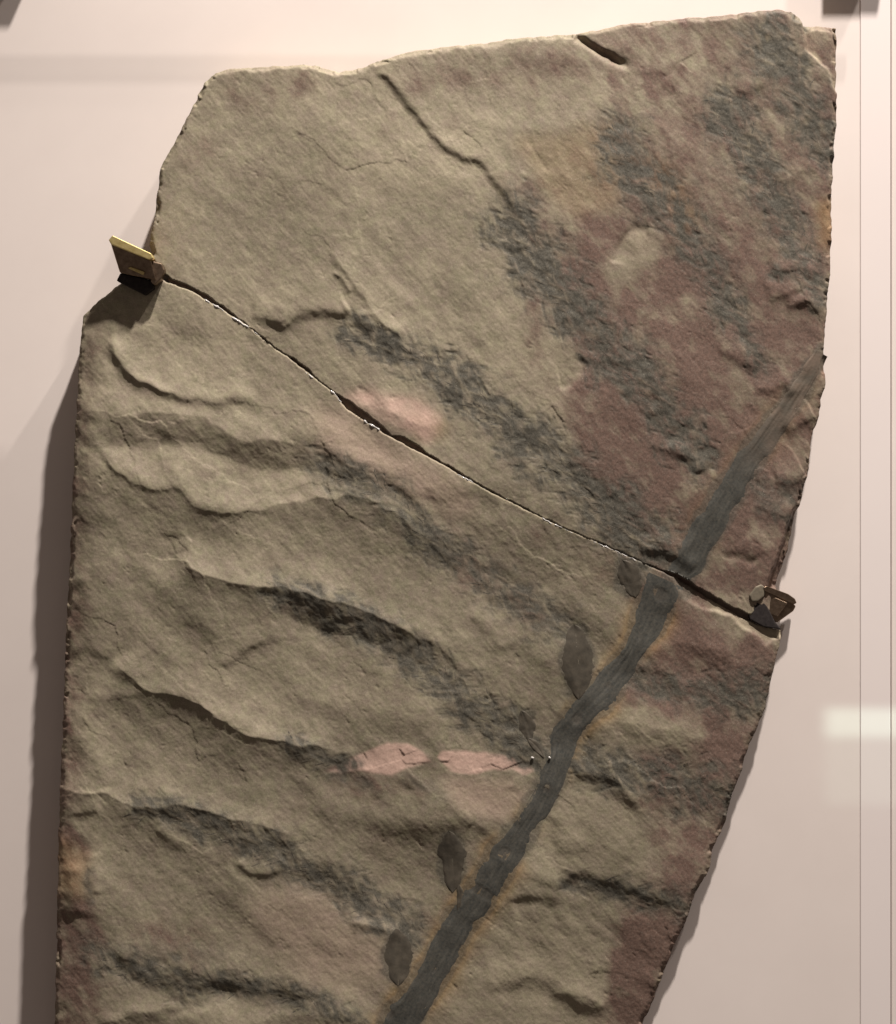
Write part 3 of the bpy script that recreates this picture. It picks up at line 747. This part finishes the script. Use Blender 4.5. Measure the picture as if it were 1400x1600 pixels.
# fronds: every axis carries rows of small narrow pinnules, pressed flat on the rock
def frond(pts, hw0, hw1, dens, parent, seed):
    ins_ = in_up if parent is upper else in_low
    r = np.random.default_rng(seed)
    pl = curve(pts, 2.0); n = len(pl)
    tan = np.gradient(pl, axis=0); tan /= np.hypot(*tan.T)[:, None]
    V, Q = [], []; base = 0
    ts = np.linspace(0, 1, 7); us = np.array([-1, -.35, .35, 1.])
    def blade(x0, y0, dx, dy, L, wd, lift):
        nonlocal base
        bend = r.normal(0, .5); a = math.atan2(dy, dx)
        ang = a + bend * (ts - .2)
        cx = x0 + np.cumsum(np.cos(ang)) * L / 7; cy = y0 + np.cumsum(np.sin(ang)) * L / 7
        pr = np.maximum(np.sin(np.pi * (ts * .9 + .05)), .12) * wd / 2
        x = cx[:, None] - np.sin(ang)[:, None] * us[None, :] * pr[:, None]; y = cy[:, None] + np.cos(ang)[:, None] * us[None, :] * pr[:, None]
        h = Hs(x, y) + lift * np.array([-2.5, 1, 1, -2.5])[None, :]
        V.append(wcoords(x, y, h).reshape(-1, 3))
        k = np.arange(28).reshape(7, 4) + base; base += 28
        Q.append(np.stack([k[:-1, :-1], k[1:, :-1], k[1:, 1:], k[:-1, 1:]], -1).reshape(-1, 4))
    i = 3
    while i < n - 4:
        t = i / n; hw = hw0 + (hw1 - hw0) * t
        for sgn in (-1, 1):
            if r.random() > .24 * dens: continue
            back_ = math.radians(r.uniform(8, 48))
            ax = -tan[i]                                   # towards the tip
            c_, s_ = math.cos(sgn * back_), math.sin(sgn * back_)
            d = np.array([ax[0] * c_ - ax[1] * s_, ax[0] * s_ + ax[1] * c_])
            st0 = r.random() * hw * .9
            L = r.uniform(9, 24)
            x0, y0 = pl[i] + d * st0 + r.normal(0, 3.5, 2)
            ex, ey = x0 + d[0] * (L + 5), y0 + d[1] * (L + 5)
            gi, gj = int((ex - X0) / G), int((ey - Y0) / G)
            if not (0 <= gi < NX and 0 <= gj < NY and ins_[gj, gi]): continue
            blade(x0, y0, d[0], d[1], L, r.uniform(1.6, 3.0), r.uniform(-.05, .12))
        i += 1
    me = mesh_np('frond', np.concatenate(V), np.concatenate(Q))
    return child('frond', me, M_PINN, parent)
for i, (pc, pts, a, b, s_) in enumerate(FRONDS):
    frond(pts, a, b, s_, upper if pc == 'u' else lower, 900 + i)

# glue beads glinting in the crack -------------------------------------
bm = bmesh.new(); bmesh.ops.create_icosphere(bm, subdivisions=2, radius=1)
bead_me = bpy.data.meshes.new('glue_bead'); bm.to_mesh(bead_me); bm.free()
for p in bead_me.polygons: p.use_smooth = True
bead_me.materials.append(M_GLUE)
BEADS = [(833,1187,3.4),(860,1187,3.0)]
for (x, y, r_) in BEADS:
    o = bpy.data.objects.new('glue_bead', bead_me); C.objects.link(o); o.parent = lower
    o.location = Vector(wcoords(x, y, float(Hs(x, y)) + (.2 if y < 1100 else 2.0)).tolist())
    o.scale = (r_ * .8 * S, r_ * .45 * S, r_ * .5 * S); o.rotation_euler = (0, random.uniform(-.6, .9), random.uniform(-.3, .3))

def filler():
    xs_ = np.arange(262, 1180, 3.0); yu = np.interp(xs_, cu[:, 0], cu[:, 1]); yl = np.interp(xs_, cl[:, 0], cl[:, 1])
    f = np.linspace(-.0, 1., 5)[None, :]
    y = (yu - 9)[:, None] * (1 - f) + (yl + 9)[:, None] * f; x = xs_[:, None] + 0 * f
    h = np.minimum(Hs(x, y - 8), Hs(x, y + 8)) - 6.5 + 1.5 * vnoise(x / 6, y / 6, 861)
    k = np.arange(x.size).reshape(x.shape); q = np.stack([k[:-1, :-1], k[:-1, 1:], k[1:, 1:], k[1:, :-1]], -1).reshape(-1, 4)
    child('crack_filler', mesh_np('crack_filler', wcoords(x, y, h).reshape(-1, 3), q), simple('crack_fill', (.10, .055, .045), (.20, .15, .11), 120, .7, 0, .3), lower)
filler()
def seam(pts, r0, seed):
    pl = curve(pts, 1.5); n = len(pl); m = 7
    pl = jitter(pl, .9, 5, seed)
    tan = np.gradient(pl, axis=0); tan /= np.hypot(*tan.T)[:, None] + 1e-9; nor = np.stack([-tan[:, 1], tan[:, 0]], 1)
    arc = np.arange(n) * 1.5; t = arc / arc[-1]
    r_ = r0 * np.clip(.55 + .6 * vnoise(arc / 7, arc * 0, seed) + .4 * vnoise(arc / 3, arc * 0 + 4, seed), .12, 2) * smooth(0, .1, t) * smooth(0, .1, 1 - t)
    a = np.linspace(0, 2 * np.pi, m, endpoint=False)
    x = pl[:, 0][:, None] + nor[:, 0][:, None] * r_[:, None] * np.cos(a); y = pl[:, 1][:, None] + nor[:, 1][:, None] * r_[:, None] * np.cos(a)
    h = Hs(pl[:, 0], pl[:, 1])[:, None] - .3 + .8 * r_[:, None] * np.sin(a)
    k = np.arange(n * m).reshape(n, m); k2 = np.roll(k, -1, 1)
    q = np.stack([k[:-1], k2[:-1], k2[1:], k[1:]], -1).reshape(-1, 4)
    child('glue_seam', mesh_np('glue_seam', wcoords(x, y, h).reshape(-1, 3), q), M_GLUE, lower)
seam([(318,467),(332,475),(345,483),(356,491)], 2.0, 851); seam([(360,494),(376,504),(390,513),(408,527)], 1.7, 852)
seam([(476,581),(486,588),(496,595)], 1.6, 853); seam([(515,610),(526,619),(534,629)], 1.4, 854); seam([(568,657),(580,664),(594,673)], 2.0, 855)
seam([(700,732),(730,749),(760,766)], .9, 856); seam([(845,809),(870,821),(900,834)], 1.3, 857); seam([(925,845),(960,860),(1000,878)], 1.2, 858)

# ------------------------------------------------------------------ clips
def prism(name, pts, d0, d1, bev, origin, tilt=None):
    """outline in view units, extruded between two depths; tilt(px,py,dep)->dep"""
    bm = bmesh.new(); lo, hi = [], []
    for (x, y) in pts:
        a0 = d0 + (tilt(x, y) if tilt else 0); a1 = d1 + (tilt(x, y) if tilt else 0)
        lo.append(bm.verts.new(W(x, y, a0, K) - origin)); hi.append(bm.verts.new(W(x, y, a1, K) - origin))
    n = len(pts)
    bm.faces.new(hi); bm.faces.new(lo[::-1])
    for i in range(n):
        j = (i + 1) % n; bm.faces.new((hi[i], lo[i], lo[j], hi[j]))
    bmesh.ops.recalc_face_normals(bm, faces=bm.faces[:])
    if bev: bmesh.ops.bevel(bm, geom=bm.edges[:], offset=bev * S, segments=3, affect='EDGES', profile=.6, clamp_overlap=True)
    me = bpy.data.meshes.new(name); bm.to_mesh(me); bm.free(); return me

c1 = empty('mounting_clip', W(212, 420, 0)); o1 = c1.location.copy()
tag(c1, 'brass mounting clip at the left end of the crack with bright golden top edge', 'clip', 'metal clips holding the slab')
# folded plate: upper fold in lit brass colour, face in a darker colour for its shade
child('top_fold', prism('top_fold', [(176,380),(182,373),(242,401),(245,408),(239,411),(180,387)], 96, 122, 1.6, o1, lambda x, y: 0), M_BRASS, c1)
child('face_plate', prism('face_plate', [(178,384),(240,411),(247,440),(206,432),(190,428)], 100, 116, 2.0, o1, lambda x, y: -(y - 384 - (x - 178) * .43) * .35), M_DARK_METAL, c1)
child('tab', prism('tab', [(240,410),(256,414),(260,424),(255,438),(244,448),(238,442)], 80, 104, 2.5, o1), M_DARK_METAL, c1)
child('rib', prism('rib', [(204,422),(208,420),(230,428),(228,433)], 110, 117, 1.2, o1, lambda x, y: -6), M_BRASS, c1)
child('pad', prism('pad', [(190,428),(240,440),(242,452),(228,462),(196,446),(184,440)], 78, 97, 2, o1), M_PAD, c1)
child('wall_strap', prism('wall_strap', [(196,396),(236,414),(232,434),(200,424)], 0, 100, 1.5, o1), M_DARK_METAL, c1)

c2 = empty('mounting_clip', W(1210, 945, 0)); o2 = c2.location.copy()
tag(c2, 'dark bronze mounting clip at the right end of the crack with rounded end', 'clip', 'metal clips holding the slab')
child('top_fold', prism('top_fold', [(1198,919),(1204,917),(1240,930),(1252,938),(1255,945),(1250,947),(1200,925)], 30, 48, 1.8, o2, lambda x, y: -max(0, x - 1214) * .5), M_DARK_METAL, c2)
child('face_plate', prism('face_plate', [(1200,924),(1250,946),(1254,950),(1250,958),(1224,976),(1210,970),(1202,950)], 33, 47, 2.4, o2, lambda x, y: -(y - 924 - (x - 1200) * .4) * .3 - max(0, x - 1214) * .5), M_DARK_METAL, c2)
child('tab', prism('tab', [(1176,932),(1186,918),(1196,914),(1202,920),(1200,934),(1190,942),(1180,942)], 30, 47, 3, o2), simple('scuffed_metal', (.13, .11, .08), (.22, .18, .13), 300, .6, .2), c2)
child('pad', prism('pad', [(1170,944),(1196,936),(1206,950),(1218,974),(1228,986),(1200,982),(1178,970)], 28, 43, 2, o2), M_PAD, c2)
child('wall_strap', prism('wall_strap', [(1206,930),(1238,944),(1222,966),(1204,960)], 0, 40, 1.5, o2), M_DARK_METAL, c2)

# ------------------------------------------------------------------ acrylic display case
case = empty('display_case', (xr, 0, -.6))
tag(case, 'clear acrylic rail of the display case along the right edge', 'display case')
co_ = case.location
def cbox(name, px0, px1, d0, d1, py0, py1, mat, bev=.0008):
    x0, x1 = (px0 - 700) * S, (px1 - 700) * S
    child(name, box_mesh(name, x0 - co_.x, x1 - co_.x, -d1 * S - co_.y, -d0 * S - co_.y, (800 - py1) * S - co_.z, (800 - py0) * S - co_.z, bev), mat, case)
cbox('rail', 1344, 1391, -1, 1.6, -60, 2200, M_OPAL, .0006)
cbox('rail_edge', 1391.5, 1394, -1, 2.2, -60, 2200, M_SEAM)
cbox('top_bar', -900, 1340, 50, 60, -30, -8, M_ACR_BAR)
cbox('shadow_block', 1306, 1390, 1, 62, -300, -112, M_DARK_METAL)  # unseen block added above the view to shade the upper right corner
cbox('shadow_block', -60, 76, 1, 62, -300, -96, M_DARK_METAL)  # another added block, out of view, casting the upper left corner's shadow
